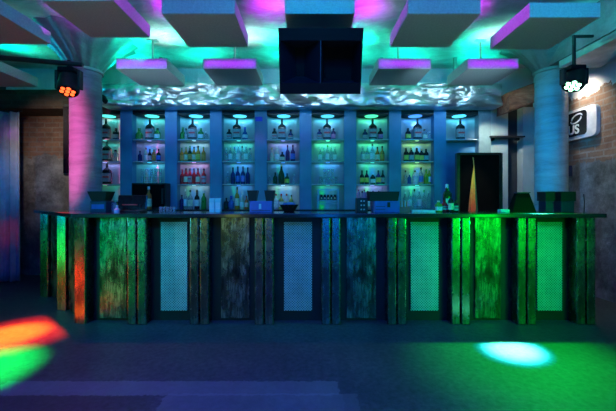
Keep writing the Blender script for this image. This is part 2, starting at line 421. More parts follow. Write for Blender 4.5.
# ------------------------------------------------------------------ back bar: pilasters and lit niches
YS = 5.2; PM = F / YS
BAYS = [103.7 + 44.85 * k for k in range(9)]
BX = [(p - 308) / PM for p in BAYS]
HB = .25
ZS = [2.147, 1.812, 1.463, 1.083]; ZT = 2.51
n_trim = 3
for k in range(10):
    cx = (BX[0] - .34) if k == 0 else (BX[8] + .34 if k == 9 else (BX[k - 1] + BX[k]) / 2)
    mt = M['grey_panel'] if k == 9 else M['pilaster']
    struct(MB().box(cx - .091, cx + .091, YS, YB, 1.083, 2.62).obj('trim_%d' % n_trim, mt), 'flat blue pilaster between lit shelf niches'); n_trim += 1
bc = thing('back_counter', 'dark low cabinet under the bottle shelves behind the bar', 'cabinet', (0, 5.2, 0))
MB().box(-3.3, 2.75, -.25, .30, .08, 1.05).obj('body', M['black_wood'], bc)
MB().box(-3.3, 2.75, -.27, .30, 1.05, 1.083).obj('top_slab', M['counter'], bc)
for k in range(9):
    MB().box(BX[k] - .32, BX[k] + .32, -.265, -.25, .12, 1.02).obj('cabinet_door', M['black_wood'], bc)

ORD = ['first', 'second', 'third', 'fourth', 'fifth', 'sixth', 'seventh', 'eighth', 'ninth', 'tenth']
CY = (.10, .72, 1.0); WB = (.42, .80, 1.0); BL = (.08, .36, 1.0); GR = (.10, 1.0, .50); YG = (.45, 1.0, .40); LV = (.36, .38, 1.0); RB = (.75, .40, .9); TE = (.10, .85, .75)
NICHE = [  # colour and strength of the downlight of each compartment, top to bottom
    [(TE, 1.2), (TE, .8), (LV, 1.3), (GR, .35)],
    [(TE, 1.2), (LV, .9), (CY, 1.1), None],
    [(CY, 1.3), (WB, .9), (RB, 1.0), (WB, .8)],
    [(CY, 1.3), (TE, 1.1), (BL, 1.1), (BL, .9)],
    [(CY, 1.2), (LV, 1.0), (BL, 1.0), (WB, 1.1)],
    [(CY, 1.1), (GR, 1.6), (BL, 1.2), (TE, .4)],
    [(GR, 1.1), (GR, 1.2), (TE, 1.0), (LV, 1.2)],
    [(BL, 1.1), (YG, .9), (YG, .9), (TE, 1.2)],
    [(CY, 1.3), None, None, None]]
EM = {}; NLAMPS = []
def led(c, s):
    key = (c, s)
    if key not in EM: EM[key] = emis('niche_led', c, 1.0 * s)
    return EM[key]
def arc_back(w, z0, z1, y_side, y_mid, n=14):
    mb = MB(); vs = []
    for i in range(n + 1):
        u = -1 + 2 * i / n; y = y_side + (y_mid - y_side) * math.sqrt(max(0, 1 - u * u * .97)) ; 
        vs += [(u * w, y, z0), (u * w, y, z1), (u * w, .33, z0), (u * w, .33, z1)]
    fs = []
    for i in range(n):
        a = 4 * i; b = a + 4
        fs += [(a, b, b + 1, a + 1), (a + 3, b + 3, b + 2, a + 2), (a + 1, b + 1, b + 3, a + 3), (a, a + 2, b + 2, b)]
    fs += [(0, 1, 3, 2), (4 * n, 4 * n + 2, 4 * n + 3, 4 * n + 1)]
    return mb.add(vs, fs)
def shelf_mb(w, z, th=.018):
    pts = [(-w, .22), (w, .22), (w, .03)] + [(w * math.cos(a), .03 - .05 * math.sin(a)) for a in [PI * j / 10 for j in range(1, 10)]] + [(-w, .03)]
    return MB().prism(pts, z - th, z)
NB = ['niche beside pink column', 'second niche from left', 'third niche from left', 'fourth niche from left', 'middle niche',
      'niche right of middle', 'third niche from right', 'second niche from right', 'rightmost single shelf niche']
for k in range(9):
    t = thing('shelf_niche', 'lit wall niche with glass bottle shelves, ' + NB[k], 'shelf', (BX[k], YS, 1.083), 0, 'lit bottle niches behind the bar')
    z0 = 0
    full = k < 8
    arc_back(HB, 0 if full else ZS[0] - 1.083 - .02, ZT - 1.083 + .015, .10, .29).obj('back_panel', M['niche'], t, smooth=True)
    if not full:
        MB().box(-HB, HB, .12, .34, 0, ZS[0] - 1.103).obj('lower_panel', M['pilaster'], t)
    MB().box(-HB, HB, .02, .33, ZT - 1.083 + .015, 2.62 - 1.083).obj('header', M['black'], t)
    tops = [ZT] + ZS[:3]
    for r in range(4):
        if full and r < 3 or r == 0:
            sm = shelf_mb(HB, ZS[r] - 1.083).obj('shelf', M['shelf'], t)
        if NICHE[k][r]:
            c, s = NICHE[k][r]
            zt = tops[r] - 1.083 - (.0181 if r else -.013)
            pr_ = .105 if r == 0 else .03
            MB().lathe([(pr_ - .005, zt - .008), (pr_, zt - .003), (pr_, zt)], 24, (0, .12 if r == 0 else .03)).obj('downlight', led(c, s), t, smooth=True)
            NLAMPS.append(((BX[k], YS + .06, 1.083 + zt - .012), c, s))

# ------------------------------------------------------------------ bottles
GL = {}
def glass(name, col, trans=.75, rough=.08):
    if name not in GL:
        m, nt, b = newmat(name + '_glass'); v = coords(nt)
        nz = N(nt, 'ShaderNodeTexNoise', i_Scale=12, i_Detail=3); nt.links.new(v, nz.inputs['Vector'])
        nt.links.new(ramp(nt, nz.outputs['Fac'], [(.3, tuple(c * .85 for c in col)), (.7, col)]), b.inputs['Base Color'])
        b.inputs['Roughness'].default_value = rough; b.inputs['Transmission Weight'].default_value = trans; b.inputs['IOR'].default_value = 1.3
        GL[name] = m
    return GL[name]
COLR = dict(dark=((.02, .03, .03), .3), clear=((.9, .96, .97), .85), red=((.95, .04, .05), .25), amber=((.95, .42, .06), .35), green=((.12, .6, .12), .6),
            deepgreen=((.03, .12, .04), .5), blue=((.10, .25, .75), .6), navy=((.03, .05, .22), .4), cream=((.8, .72, .55), .1), orange=((.95, .25, .06), .3),
            yellow=((.85, .72, .2), .45), pink=((.75, .35, .5), .4), purple=((.18, .08, .25), .4), lime=((.5, .75, .12), .6), white=((.85, .88, .9), .15))
CAPC = dict(black=(.01, .01, .01), red=(.55, .02, .03), white=(.8, .8, .8), gold=(.6, .42, .12), green=(.05, .3, .08), blue=(.05, .1, .5))
for c, v in CAPC.items(): M['cap_' + c] = plain('cap_' + c, v, .35)
LABC = dict(cream=(.75, .68, .5), white=(.82, .82, .82), redband=(.65, .08, .08), yellow=(.8, .62, .1), blue=(.1, .18, .6), grey=(.4, .42, .42), pinkl=(.75, .2, .4), orange=(.85, .3, .06))
for c, v in LABC.items(): M['lab_' + c] = plain('label_' + c, v, .6, noise_amt=.25, nscale=60)
PROF = {  # unit height 1 : radius factor relative to body radius
    'flask': [(1, 0), (1, .60), (.92, .66), (.45, .74), (.27, .78), (.25, .90)],
    'spirit': [(1, 0), (1, .56), (.85, .64), (.45, .72), (.36, .76), (.33, .92)],
    'round': [(.7, 0), (1, .12), (1, .45), (.75, .60), (.4, .68), (.36, .90)],
    'wine': [(1, 0), (1, .46), (.8, .58), (.42, .72), (.33, .80), (.32, .95)],
    'squat': [(.9, 0), (1, .06), (1, .62), (.8, .72), (.42, .77), (.40, .9)],
}
MESHC = {}
def bottle(kind, colour, cap, label, x, y, z, w, h, text, group):
    key = (kind, colour, cap, label, round(w, 3), round(h, 3))
    if key not in MESHC:
        r = w / 2; col, tr = COLR[colour]
        sq = (lambda a: 1 / max(abs(math.cos(a)) ** 6 + abs(math.sin(a)) ** 6, 1e-6) ** (1 / 6)) if kind in ('flask', 'squat') else None
        seg = 20
        pr = [(r * q, zz * h) for q, zz in PROF[kind]]
        pr = [(pr[0][0] * .9, 0)] + [(pr[0][0], .01 * h + .002)] + pr[1:]
        flat = .62 if kind == 'flask' else 1
        body = MB().lathe(pr, seg, shape=sq)
        body.v = [(a, b * flat, c) for a, b, c in body.v]
        nr = pr[-1][0] * 1.12; nz = pr[-1][1]
        capm = MB().lathe([(nr, nz - .04 * h), (nr * 1.05, nz), (nr * 1.02, h * 1.0), (nr * .85, h * 1.01)], 12)
        capm.v = [(a, b * flat, c) for a, b, c in capm.v]
        labm = None
        if label:
            lb = MB(); vs = []; n = 9
            z0, z1 = (.14, .48) if label != 'redband' else (.12, .52)
            if kind == 'round': z0, z1 = .16, .42
            span = .95 * PI
            for i in range(n):
                a = -PI / 2 - span / 2 + span * i / (n - 1); q = (sq(a) if sq else 1) * r * 1.015 + .0008
                for zz in (z0, z1): vs.append((q * math.cos(a), q * math.sin(a) * flat, zz * h))
            for i in range(n):
                a = -PI / 2 - span / 2 + span * i / (n - 1); q = (sq(a) if sq else 1) * r * 1.0 - .001
                for zz in (z0, z1): vs.append((q * math.cos(a), q * math.sin(a) * flat, zz * h))
            fs = []
            for i in range(n - 1):
                fs.append((2 * i, 2 * i + 2, 2 * i + 3, 2 * i + 1))
                o = 2 * n; fs.append((o + 2 * i, o + 2 * i + 1, o + 2 * i + 3, o + 2 * i + 2))
                fs.append((2 * i + 1, 2 * i + 3, o + 2 * i + 3, o + 2 * i + 1)); fs.append((2 * i, o + 2 * i, o + 2 * i + 2, 2 * i + 2))
            lb.add(vs, fs)
            labm = lb.mesh('label', M['lab_grey'] if label == 'redband' else M['lab_' + label], True)
        band = None
        if label == 'redband':
            bb = MB().box(-r * .8, r * .8, -r * flat * 1.03 - .003, -r * flat * 1.0, .30 * h, .38 * h)
            band = bb.mesh('label_band', M['lab_redband'])
        MESHC[key] = (body.mesh('bottle', glass(colour, col, tr), True), capm.mesh('cap', M['cap_' + cap], True), labm, band)
    b_, c_, l_, d_ = MESHC[key]
    o = bpy.data.objects.new('bottle', b_); COL.objects.link(o); o.location = (x, y, z); tag(o, text, 'bottle', group)
    for nm, me in (('cap', c_), ('label', l_)):
        if me:
            p = bpy.data.objects.new(nm, me); COL.objects.link(p); p.parent = o
            if nm == 'label' and d_:
                q = bpy.data.objects.new('label_band', d_); COL.objects.link(q); q.parent = p
    return o
gobm = None
def tumbler(x, y, z, text, group, h=.085, r=.032, flip=False):
    global gobm
    key = ('tumbler', h, r)
    if key not in MESHC:
        MESHC[key] = MB().lathe([(r * .8, 0), (r, h), (r * .93, h), (r * .74, h * .1), (.001, h * .1)], 16, caps=False).add([(0, 0, 0)], []).mesh('drinking_glass', glass('tumbler', (.95, .98, 1), .8, .05), True)
        me = MESHC[key]
    o = bpy.data.objects.new('drinking_glass', MESHC[key]); COL.objects.link(o); o.location = (x, y, z)
    return tag(o, text, 'glass', group)
NW = ['niche beside the pink column', 'second niche from left', 'third niche from left', 'fourth niche from left', 'middle niche',
      'sixth niche from left', 'seventh niche from left', 'eighth niche from left', 'rightmost niche']
SW = ['top shelf', 'second shelf', 'third shelf', 'lowest shelf']
B = 'flask', 'dark', 'black', 'redband', 8, 21.5
def S(col='dark', cap='black', lab='grey', w=5, h=13, kind='squat'): return (kind, col, cap, lab, w, h)
def R_(col, cap='black', lab=None, w=4.4, h=17, kind='spirit'): return (kind, col, cap, lab, w, h)
ROWS = {
 (0, 0): [(106, B), (116, S('dark', h=12))],
 (0, 1): [(107, B), (115.5, S('clear', 'black', None, 5, 12))],
 (0, 2): [(107, B)],
 (0, 3): [(107, R_('dark', h=15)), (113, S('clear', 'white', None, 5, 9)), (117, S('lime', 'white', 'white', 4, 8))],
 (1, 0): [(138, S('green', 'green', None, 7, 12, 'round')), (150, B), (157.5, S('green', 'black', 'white', 5, 12))],
 (1, 1): [(146, R_('cream', 'red', 'white', 3.6, 14)), (149.8, R_('dark', 'black', 'grey', 3.8, 13)), (154, R_('orange', 'white', 'orange', 3.8, 14)), (158.6, R_('dark', 'black', 'blue', 4.2, 13)), (140, R_('navy', 'black', None, 4, 11))],
 (2, 0): [(181.5, S('green', 'green', None, 5.5, 13, 'round')), (185.9, S('clear', 'black', 'grey', 3.8, 12)), (192.6, B), (201, S('green', 'green', 'white', 5, 12)), (206, S('clear', 'white', None, 3.5, 9))],
 (2, 1): [(181.5, R_('amber', 'green', 'orange', 4, 14)), (186, R_('amber', 'green', 'cream', 4, 15)), (190, R_('deepgreen', 'green', 'orange', 4, 16)), (194, R_('amber', 'black', 'cream', 4, 15)), (198.2, R_('amber', 'black', 'yellow', 4.4, 16)), (203.5, R_('amber', 'green', 'orange', 4.2, 15))],
 (2, 2): [(181.2, R_('red', 'red', None, 4.2, 15)), (186, R_('red', 'black', 'cream', 4.2, 16)), (190, R_('red', 'black', 'redband', 4, 16)), (194, R_('red', 'black', None, 4, 16)), (198, R_('red', 'black', 'cream', 4.4, 16)), (203.8, R_('red', 'black', 'redband', 4.6, 16))],
 (2, 3): [(181.5, R_('navy', 'black', None, 4.2, 14)), (185.5, R_('clear', 'white', 'white', 3.6, 20)), (190.3, R_('clear', 'black', 'cream', 5, 19)), (197, R_('dark', 'black', 'white', 5, 19)), (203.8, R_('green', 'white', None, 5, 18))],
 (3, 0): [(229.3, S('dark', 'black', 'redband', 5, 11)), (237, B), (245, S('blue', 'blue', 'white', 5.5, 13, 'round'))],
 (3, 1): [(226.5, R_('clear', 'white', None, 4, 14)), (230.5, R_('clear', 'white', 'white', 4, 17)), (234.5, R_('clear', 'blue', None, 4, 15)), (238.3, R_('clear', 'white', 'white', 4, 17)), (242.2, R_('clear', 'black', None, 4, 16)), (246, R_('clear', 'white', 'white', 4, 17)), (250, R_('clear', 'blue', None, 3.6, 14))],
 (3, 2): [(227.8, R_('clear', 'white', None, 4, 13)), (233, R_('navy', 'black', None, 4.2, 17)), (237.8, R_('navy', 'black', 'blue', 4.4, 18)), (243, R_('navy', 'black', 'blue', 4.4, 18)), (247.8, R_('navy', 'black', None, 4.2, 17))],
 (3, 3): [(226, R_('dark', 'black', None, 5, 11)), (231.3, S('blue', 'blue', None, 6, 13, 'round')), (237.2, R_('amber', 'black', 'cream', 4.6, 22)), (242, R_('cream', 'white', 'white', 4, 14)), (246.5, R_('orange', 'red', 'cream', 4, 13))],
 (4, 0): [(274.5, S('dark', 'black', 'redband', 5, 12)), (282, B), (290.7, S('navy', 'black', 'redband', 5.4, 11, 'round'))],
 (4, 1): [(272, R_('cream', 'gold', None, 4.4, 14)), (277, R_('cream', 'white', 'white', 5, 16)), (282.4, S('dark', 'black', 'cream', 4.6, 10)), (287.6, R_('purple', 'black', None, 4.2, 17)), (292.8, R_('purple', 'black', 'blue', 4.6, 17))],
 (4, 2): [(269, R_('clear', 'white', None, 3.6, 9)), (275.3, R_('deepgreen', 'black', None, 4.4, 12)), (281.4, ('wine', 'deepgreen', 'gold', None, 6.2, 20)), (287, R_('deepgreen', 'black', 'yellow', 4.6, 11)), (294, R_('clear', 'white', None, 4, 10))],
 (4, 3): [(276, R_('white', 'red', 'white', 4.6, 15)), (281.3, R_('yellow', 'red', 'white', 4.8, 15)), (286.6, R_('white', 'red', 'yellow', 4.6, 15)), (291.3, R_('yellow', 'black', 'cream', 4.2, 14))],
 (5, 0): [(319.5, S('navy', 'black', 'redband', 5, 11)), (327, B), (333.4, S('purple', 'black', 'pinkl', 4.6, 12))],
 (5, 1): [(320.3, R_('clear', 'white', 'white', 3.7, 15)), (323.8, R_('clear', 'white', None, 3.7, 16)), (327.5, R_('clear', 'green', 'white', 3.7, 17)), (331.2, R_('clear', 'white', None, 3.7, 16)), (334.8, R_('clear', 'white', 'white', 3.7, 15))],
 (6, 0): [(365, S('navy', 'black', 'grey', 5, 11)), (372.6, B), (380.3, S('dark', 'black', 'pinkl', 5, 12))],
 (6, 1): [(363, R_('clear', 'white', 'white', 4.4, 16)), (367.6, R_('clear', 'white', 'cream', 4.4, 16)), (372.4, R_('clear', 'black', 'white', 4.6, 18)), (377.4, R_('orange', 'black', 'cream', 4.4, 15)), (382.2, R_('orange', 'black', 'orange', 4.4, 16))],
 (6, 2): [(362, R_('dark', 'black', 'yellow', 4.4, 14)), (366.7, R_('dark', 'black', 'yellow', 4.4, 14)), (372.8, S('dark', 'white', 'white', 4.8, 11)), (378.3, R_('navy', 'black', 'yellow', 4.8, 14)), (382.8, R_('dark', 'black', 'grey', 4, 14))],
 (6, 3): [(362.3, R_('pink', 'black', 'pinkl', 4.6, 18)), (367.6, R_('pink', 'black', 'white', 4.6, 18)), (373, R_('pink', 'black', None, 4.4, 18)), (378.6, R_('pink', 'black', 'white', 4.4, 18))],
 (7, 0): [(408, S('dark', 'black', 'yellow', 5, 12)), (417.4, B), (424.5, S('clear', 'black', 'cream', 5, 11)), (430, S('clear', 'white', None, 4, 9))],
 (7, 1): [(406, R_('dark', 'black', 'yellow', 4.6, 14, 'squat')), (411.2, R_('dark', 'gold', 'grey', 4.6, 14, 'squat')), (416.8, R_('dark', 'black', 'yellow', 4.6, 14, 'squat')), (421.4, R_('dark', 'gold', 'yellow', 4.4, 13, 'squat')), (426, R_('dark', 'black', 'grey', 4.4, 13, 'squat'))],
 (7, 2): [(405.5, R_('clear', 'black', None, 4, 14)), (409.5, R_('blue', 'white', None, 4, 11)), (415, R_('white', 'black', 'white', 5, 14)), (421, R_('clear', 'black', 'blue', 4.6, 17)), (426.2, R_('lime', 'green', None, 4.6, 15)), (430.2, R_('lime', 'white', 'white', 3.6, 16))],
 (7, 3): [(405, R_('clear', 'white', None, 4.2, 17)), (409.6, R_('clear', 'white', 'white', 4.2, 19)), (414.4, R_('clear', 'black', None, 4.4, 20)), (419.2, R_('clear', 'white', 'white', 4.4, 20)), (424, R_('clear', 'green', None, 4.2, 19)), (428.6, R_('clear', 'white', None, 4.2, 18))],
 (8, 0): [(460.3, B)],
}
LOOK = {'flask': 'tall dark square bottle', 'squat': 'short {} square bottle', 'spirit': 'slim {} bottle', 'round': 'round {} bottle', 'wine': 'tall {} sparkling wine bottle'}
LN = {'grey': 'grey label', 'cream': 'cream label', 'white': 'white label', 'redband': 'red banded label', 'yellow': 'yellow label', 'blue': 'blue label', 'pinkl': 'pink label', 'orange': 'orange label', None: 'plain'}
CN = {'deepgreen': 'dark green', 'navy': 'dark navy'}
for (k, r), items in ROWS.items():
    items = sorted(items, key=lambda q: q[0]); n = len(items)
    for i, (px, (kind, colr, cap, lab, w, h)) in enumerate(items):
        y = 5.315 + random.uniform(-.012, .012)
        x = (px - 308) / F * y
        x = min(max(x, BX[k] - HB + w * .0152 / 2 + .004), BX[k] + HB - w * .0152 / 2 - .004)
        lk = LOOK[kind].format(CN.get(colr, colr))
        pos = 'only one' if n == 1 else ('leftmost' if i == 0 else 'rightmost' if i == n - 1 else ORD[i] + ' from left')
        txt = f'{lk}, {pos}, {SW[r]} of {NW[k]}'
        bottle(kind, colr, cap, lab, x, y, ZS[r] + .0004, w * .0153, h * .0153, txt, f'bottles on the {SW[r]} of the {NW[k]}')
# stacked tumblers
for (k, r, xs) in ((1, 2, [142.5, 147, 151.5, 156, 160.5]), (5, 2, [320.8, 324.6, 328.4, 332.2, 336])):
    for lay in range(2):
        for i, px in enumerate(xs):
            if k == 5 and lay and i in (0, 4): continue
            y = 5.31; x = (px - 308) / F * y
            pos = 'upper' if lay else 'lower'
            tumbler(x, y, ZS[r] + .0004 + lay * .119, f'clear glass, {pos} layer, {ORD[i]} from left, {SW[r]} of {NW[k]}', f'stacked glasses on the {SW[r]} of the {NW[k]}', h=.118, r=.028)

# ------------------------------------------------------------------ right end of the back wall
struct(MB().box(PX(489.5, 5.3), PX(508, 5.3), 5.3, YB, 0, 2.66).obj('trim_20', M['white_panel']), 'off white wall panel right of the black screen')
struct(MB().box(PX(508, 5.45), PX(523, 5.45), 5.45, YB, 0, 2.66).obj('trim_21', M['dark_wall']), 'dark gap between the two off white panels')
struct(MB().box(PX(523, 5.3), PX(545, 5.3), 5.3, YB, 0, 2.66).obj('trim_22', M['white_panel']), 'off white wall panel beside the right column')
sb = thing('wall_shelf', 'small dark empty shelf board between the off white panels', 'shelf', (PX(506.5, 5.2), 5.3, PH(137.5, 5.25)))
MB().box(-.26, .26, -.14, 0, -.012, .012).obj('board', M['black_wood'], sb)
MB().box(-.2, -.18, -.10, 0, -.05, -.012).obj('bracket', M['black'], sb); MB().box(.18, .2, -.10, 0, -.05, -.012).obj('bracket', M['black'], sb)
bs = thing('black_screen', 'tall black framed screen behind the bar right of the niches', 'screen', (PX(478.5, 4.9), 4.88, 0))
hw = 21.2 / F * 4.9
MB().box(-hw, hw, 0, .04, .02, PH(154, 4.9)).obj('screen_board', M['black_matt'], bs)
for s in (-1, 1): MB().box(s * hw - .02, s * hw + .02, -.02, .045, 0, PH(153.5, 4.9)).obj('frame_post', M['black_wood'], bs)
MB().box(-hw, hw, -.02, .045, PH(155, 4.9), PH(153, 4.9)).obj('frame_rail', M['black_wood'], bs)
# furled flag hanging on the screen
fl = thing('furled_flag', 'furled yellow, orange and green flag hanging on the black screen', 'flag', (PX(474, 4.82), 4.82, 0))
def cloth(x_top, xa, xb, z0, z1, ph):
    mb = MB(); vs = []; nz_, nx_ = 24, 10
    for i in range(nz_ + 1):
        u = i / nz_; z = z1 + (z0 - z1) * u; g = u ** .8
        for j in range(nx_ + 1):
            s = j / nx_; x = x_top + (xa + (xb - xa) * s - x_top) * g
            vs.append((x, -.012 * math.sin(s * 3 * PI + ph) * (.3 + u) , z))
    n = nx_ + 1
    for i in range(nz_):
        for j in range(nx_): a = i * n + j; mb.f.append((a, a + n, a + n + 1, a + 1))
    mb.v = vs; return mb
def flag_mat():
    m, nt, b = newmat('yellow_to_red_flag_cloth'); tc = N(nt, 'ShaderNodeTexCoord'); sp = N(nt, 'ShaderNodeSeparateXYZ'); nt.links.new(tc.outputs['Object'], sp.inputs[0])
    mr = N(nt, 'ShaderNodeMapRange'); mr.inputs['From Min'].default_value = 1.0; mr.inputs['From Max'].default_value = 1.8; nt.links.new(sp.outputs['Z'], mr.inputs['Value'])
    nz = N(nt, 'ShaderNodeTexNoise', i_Scale=18, i_Detail=3); nt.links.new(tc.outputs['Object'], nz.inputs['Vector'])
    ad = N(nt, 'ShaderNodeMath', operation='MULTIPLY_ADD'); nt.links.new(nz.outputs['Fac'], ad.inputs[0]); ad.inputs[1].default_value = .5; nt.links.new(mr.outputs['Result'], ad.inputs[2])
    nt.links.new(ramp(nt, ad.outputs[0], [(.25, (.9, .1, .04)), (.55, (.95, .28, .05)), (.8, (.95, .65, .08))]), b.inputs['Base Color'])
    b.inputs['Roughness'].default_value = .7
    return m
M['flag'] = flag_mat(); M['flag_green'] = plain('green_flag_cloth', (.05, .35, .12), .7)
q = F / 4.82
fo = cloth(0, -6.5 / q, 2.2 / q, 1.0, PH(166, 4.82), 0).obj('flag_cloth', M['flag'], fl, smooth=True); fo['label'] = 'yellow to red flag cloth'
fo.modifiers.new('Solidify', 'SOLIDIFY').thickness = .004
fg = cloth(0, 2.2 / q, 4.2 / q, 1.0, PH(166, 4.82), 1).obj('flag_cloth', M['flag_green'], fl, smooth=True); fg['label'] = 'green flag cloth'
fg.modifiers.new('Solidify', 'SOLIDIFY').thickness = .004
MB().tube([(0, 0, PH(167, 4.82)), (0, .02, PH(160, 4.82)), (0, .032, PH(157, 4.82))], .005).obj('cord', M['cap_gold'], fl)

# ------------------------------------------------------------------ bar counter
bar = thing('bar_counter', 'long industrial bar with steel posts, scratched steel and perforated panels', 'bar counter', (0, 3.4, 0))
BT = 1.10
def top_poly(off):
    return [(2.87, -.12 + off), (-2.27 + off * .4, -.12 + off), (-3.50, .96), (-3.27, 1.22), (-2.10, .19), (-1.95, .15), (-1.8, .43), (2.87, .43)]
MB().prism([(2.87, -.12), (-2.27, -.12), (-3.50, .96), (-3.27, 1.22), (-2.22, .40), (-2.05, .43), (2.87, .43)], BT - .04, BT).obj('countertop', M['counter'], bar, bevel=.006)
# dark carcass set back behind the panels
MB().prism([(2.80, .10), (-2.22, .10), (-3.30, 1.04), (-3.18, 1.16), (-2.15, .36), (2.80, .36)], .0, BT - .04).obj('carcass', M['black'], bar)
post_c = [136.5, 199, 264, 331, 397, 461, 527, 586.5]
pw = .086
for pc in post_c:
    for s in (-1, 1):
        cx = (pc - 308) / 101.5 + s * (pw / 2 + .006)
        MB().box(-pw / 2, pw / 2, -.03, .09, .0, BT - .04).obj('post', M['post'], bar, (cx, 0, 0), bevel=.009)
MB().box(-.062, .062, -.03, .09, 0, BT - .04).obj('post', M['post'], bar, (-2.265, .03, 0), rotz=math.radians(-12), bevel=.004)
for x, y in ((-2.73, .465), (-3.31, .965)):
    MB().box(-.065, .065, -.06, .06, 0, BT - .04).obj('post', M['post'], bar, (x, y, 0), rotz=math.radians(-18), bevel=.004)
for a, b in ((99.5, 126), (221, 249), (347, 376), (475.6, 501)):
    x0, x1 = (a - 308) / 98.56, (b - 308) / 98.56
    MB().box(-(x1 - x0) / 2, (x1 - x0) / 2, .075, .099, .03, BT - .04).obj('steel_panel', M['steel'], bar, ((x0 + x1) / 2, 0, 0))
for a, b in ((160.6, 187), (284, 312), (411, 438.7), (537.6, 562.6)):
    x0, x1 = (a - 308) / 98.56, (b - 308) / 98.56
    MB().box(-(x1 - x0) / 2, (x1 - x0) / 2, .075, .099, .105, 1.005).obj('perforated_panel', M['mesh'], bar, ((x0 + x1) / 2, 0, 0))
for (xa, ya), (xb, yb) in (((-2.36, .13), (-2.66, .40)), ((-2.83, .555), (-3.24, .91))):
    mb = MB().prism([(xa, ya), (xb, yb), (xb + .015, yb + .02), (xa + .015, ya + .02)], .03, BT - .04); mb.obj('steel_panel', M['steel'], bar)

# ------------------------------------------------------------------ things on the counter
CT = BT
def at(px, Y): return PX(px, Y)
def bucket(px, w_px, y0, y1, Y, label, z=None, group=None):
    """flared open black bin"""
    z0 = PH(y1, Y) if z is None else z
    h = (y1 - y0) / F * Y; w = w_px / F * Y
    mb = MB().frustum(0, 0, 0, h, w * .68, w * .6, w, w * .8, cap=False)
    mb.frustum(0, 0, .004, h, w * .62, w * .55, w * .94, w * .74, cap=False)
    mb.f = [f if i < 5 else f[::-1] for i, f in enumerate(mb.f)]
    n = 0
    mb.f += [(4, 5, 13, 12), (5, 6, 14, 13), (6, 7, 15, 14), (7, 4, 12, 15)]
    o = mb.obj('flared_bin', M['black'], None, (at(px, Y), Y, z0)); return tag(o, label, 'bin', group)
# blue box with two flared bins
Y = 3.66
def counter_box(name, px0, px1, py_top, Y, mat, label, cat, d=.16, parts=None):
    w = (px1 - px0) / F * Y; h = PH(py_top, Y) - CT
    t = thing(name, label, cat, (at((px0 + px1) / 2, Y), Y, CT))
    MB().box(-w / 2, w / 2, -d / 2, d / 2, 0, h).obj('body', mat, t, bevel=.006)
    return t, w, h
t, w, h = counter_box('napkin_box', 251, 273, 201, Y, M['blue_box'], 'glossy blue box on the counter carrying two flared black bins', 'box', .18)
MB().box(-.02, .005, -.098, -.09, h * .3, h * .75).obj('napkin', M['cyan_box'], t)
MB().box(-w / 2 + .02, w / 2 - .02, -.094, -.09, h * .15, h * .2).obj('slot', M['black'], t)
for px, lb in ((253, 'flared black bin on the left of the blue box'), (270, 'flared black bin on the right of the blue box')):
    bucket(px, 10.6, 190.5, 201, Y, lb, z=CT + h, group='flared black bins on the blue box')
# bin and box at the pink column
t, w, h = counter_box('napkin_box', 94, 110, 201, 3.95 if False else 3.66, M['navy'], 'small dark purple box on the counter before the pink column', 'box', .14)
MB().box(-w / 2 + .02, w / 2 - .02, -.074, -.07, h * .3, h * .7).obj('front_label', M['blue_box'], t)
bucket(101.5, 19, 191.5, 201, 3.66, 'wide flared black bin on the dark box before pink column', z=CT + h)
# black cabinet / till screen at left
tl = thing('till_screen', 'wide black till screen on the counter at left, seen from behind', 'till', (at(131, 3.62), 3.62, CT))
MB().box(-.155, .155, 0, .02, .03, .185).xf(Matrix.Rotation(math.radians(-12), 4, 'X')).obj('screen', M['black_gloss'], tl, bevel=.006)
MB().box(-.10, .06, -.004, .001, .075, .085).xf(Matrix.Rotation(math.radians(-12), 4, 'X')).obj('red_stripe', M['red'], tl)
MB().box(-.11, .11, -.02, .14, 0, .02).obj('foot', M['black'], tl, bevel=.004)
MB().box(-.03, .03, .03, .06, .015, .12).obj('stand', M['black'], tl)
# glass fronted black cabinet on the back counter
Y = 5.0
w = 34.5 / F * Y; h = PH(183, Y) - 1.083
gc = thing('drinks_cooler', 'black glass fronted drinks cooler on the back counter below the second niche', 'cooler', (at(148.7, Y), Y, 1.083))
MB().box(-w / 2, w / 2, 0, .17, 0, h).obj('body', M['black'], gc, bevel=.008)
MB().box(-w / 2 + .02, w / 2 - .02, -.012, 0, .03, h - .02).obj('glass_door', M['black_matt'], gc)
MB().box(w / 2 - .05, w / 2 - .03, -.04, -.012, .08, h - .08).obj('handle', M['black'], gc)
# reddish-brown bottle standing before it
bottle('spirit', 'orange', 'white', 'cream', at(149, 4.95) , 4.945, 1.083, .085, .33, 'amber bottle standing in front of the black drinks cooler', 'bottles on the back counter')
# shot glasses
for i in range(5):
    tumbler(at(160.5 + i * 3.4, 3.7), 3.7, CT + .0004, f'small shot glass on counter, {ORD[i]} from left, below the black cooler', 'shot glasses on the counter', h=.055, r=.016)
# bits beside the till
tumbler(at(113.8, 3.7), 3.7, CT + .0004, 'clear glass on the counter between the dark box and till', 'glasses on the counter', h=.10, r=.03)
o = MB().lathe([(.025, 0), (.03, .03), (.012, .045), (.01, .075)], 14).obj('bottle_pourer', M['white'], None, (at(117, 3.55), 3.55, CT), smooth=True); tag(o, 'small pale pourer beside the left till on the counter', 'pourer')
# pale cyan boxes
for px, lb in ((212.6, 'pale cyan paper box on the counter, left of the pair'), (218.6, 'pale cyan paper box on the counter, right of the pair')):
    t, w, h = counter_box('paper_box', px - 2.8, px + 2.8, 198.3, 3.66, M['cyan_box'], lb, 'box', .06)
    t['group'] = 'pair of pale cyan boxes'
    MB().box(-w / 2 + .006, w / 2 - .006, -.032, -.03, h * .2, h * .7).obj('front_label', M['white'], t)
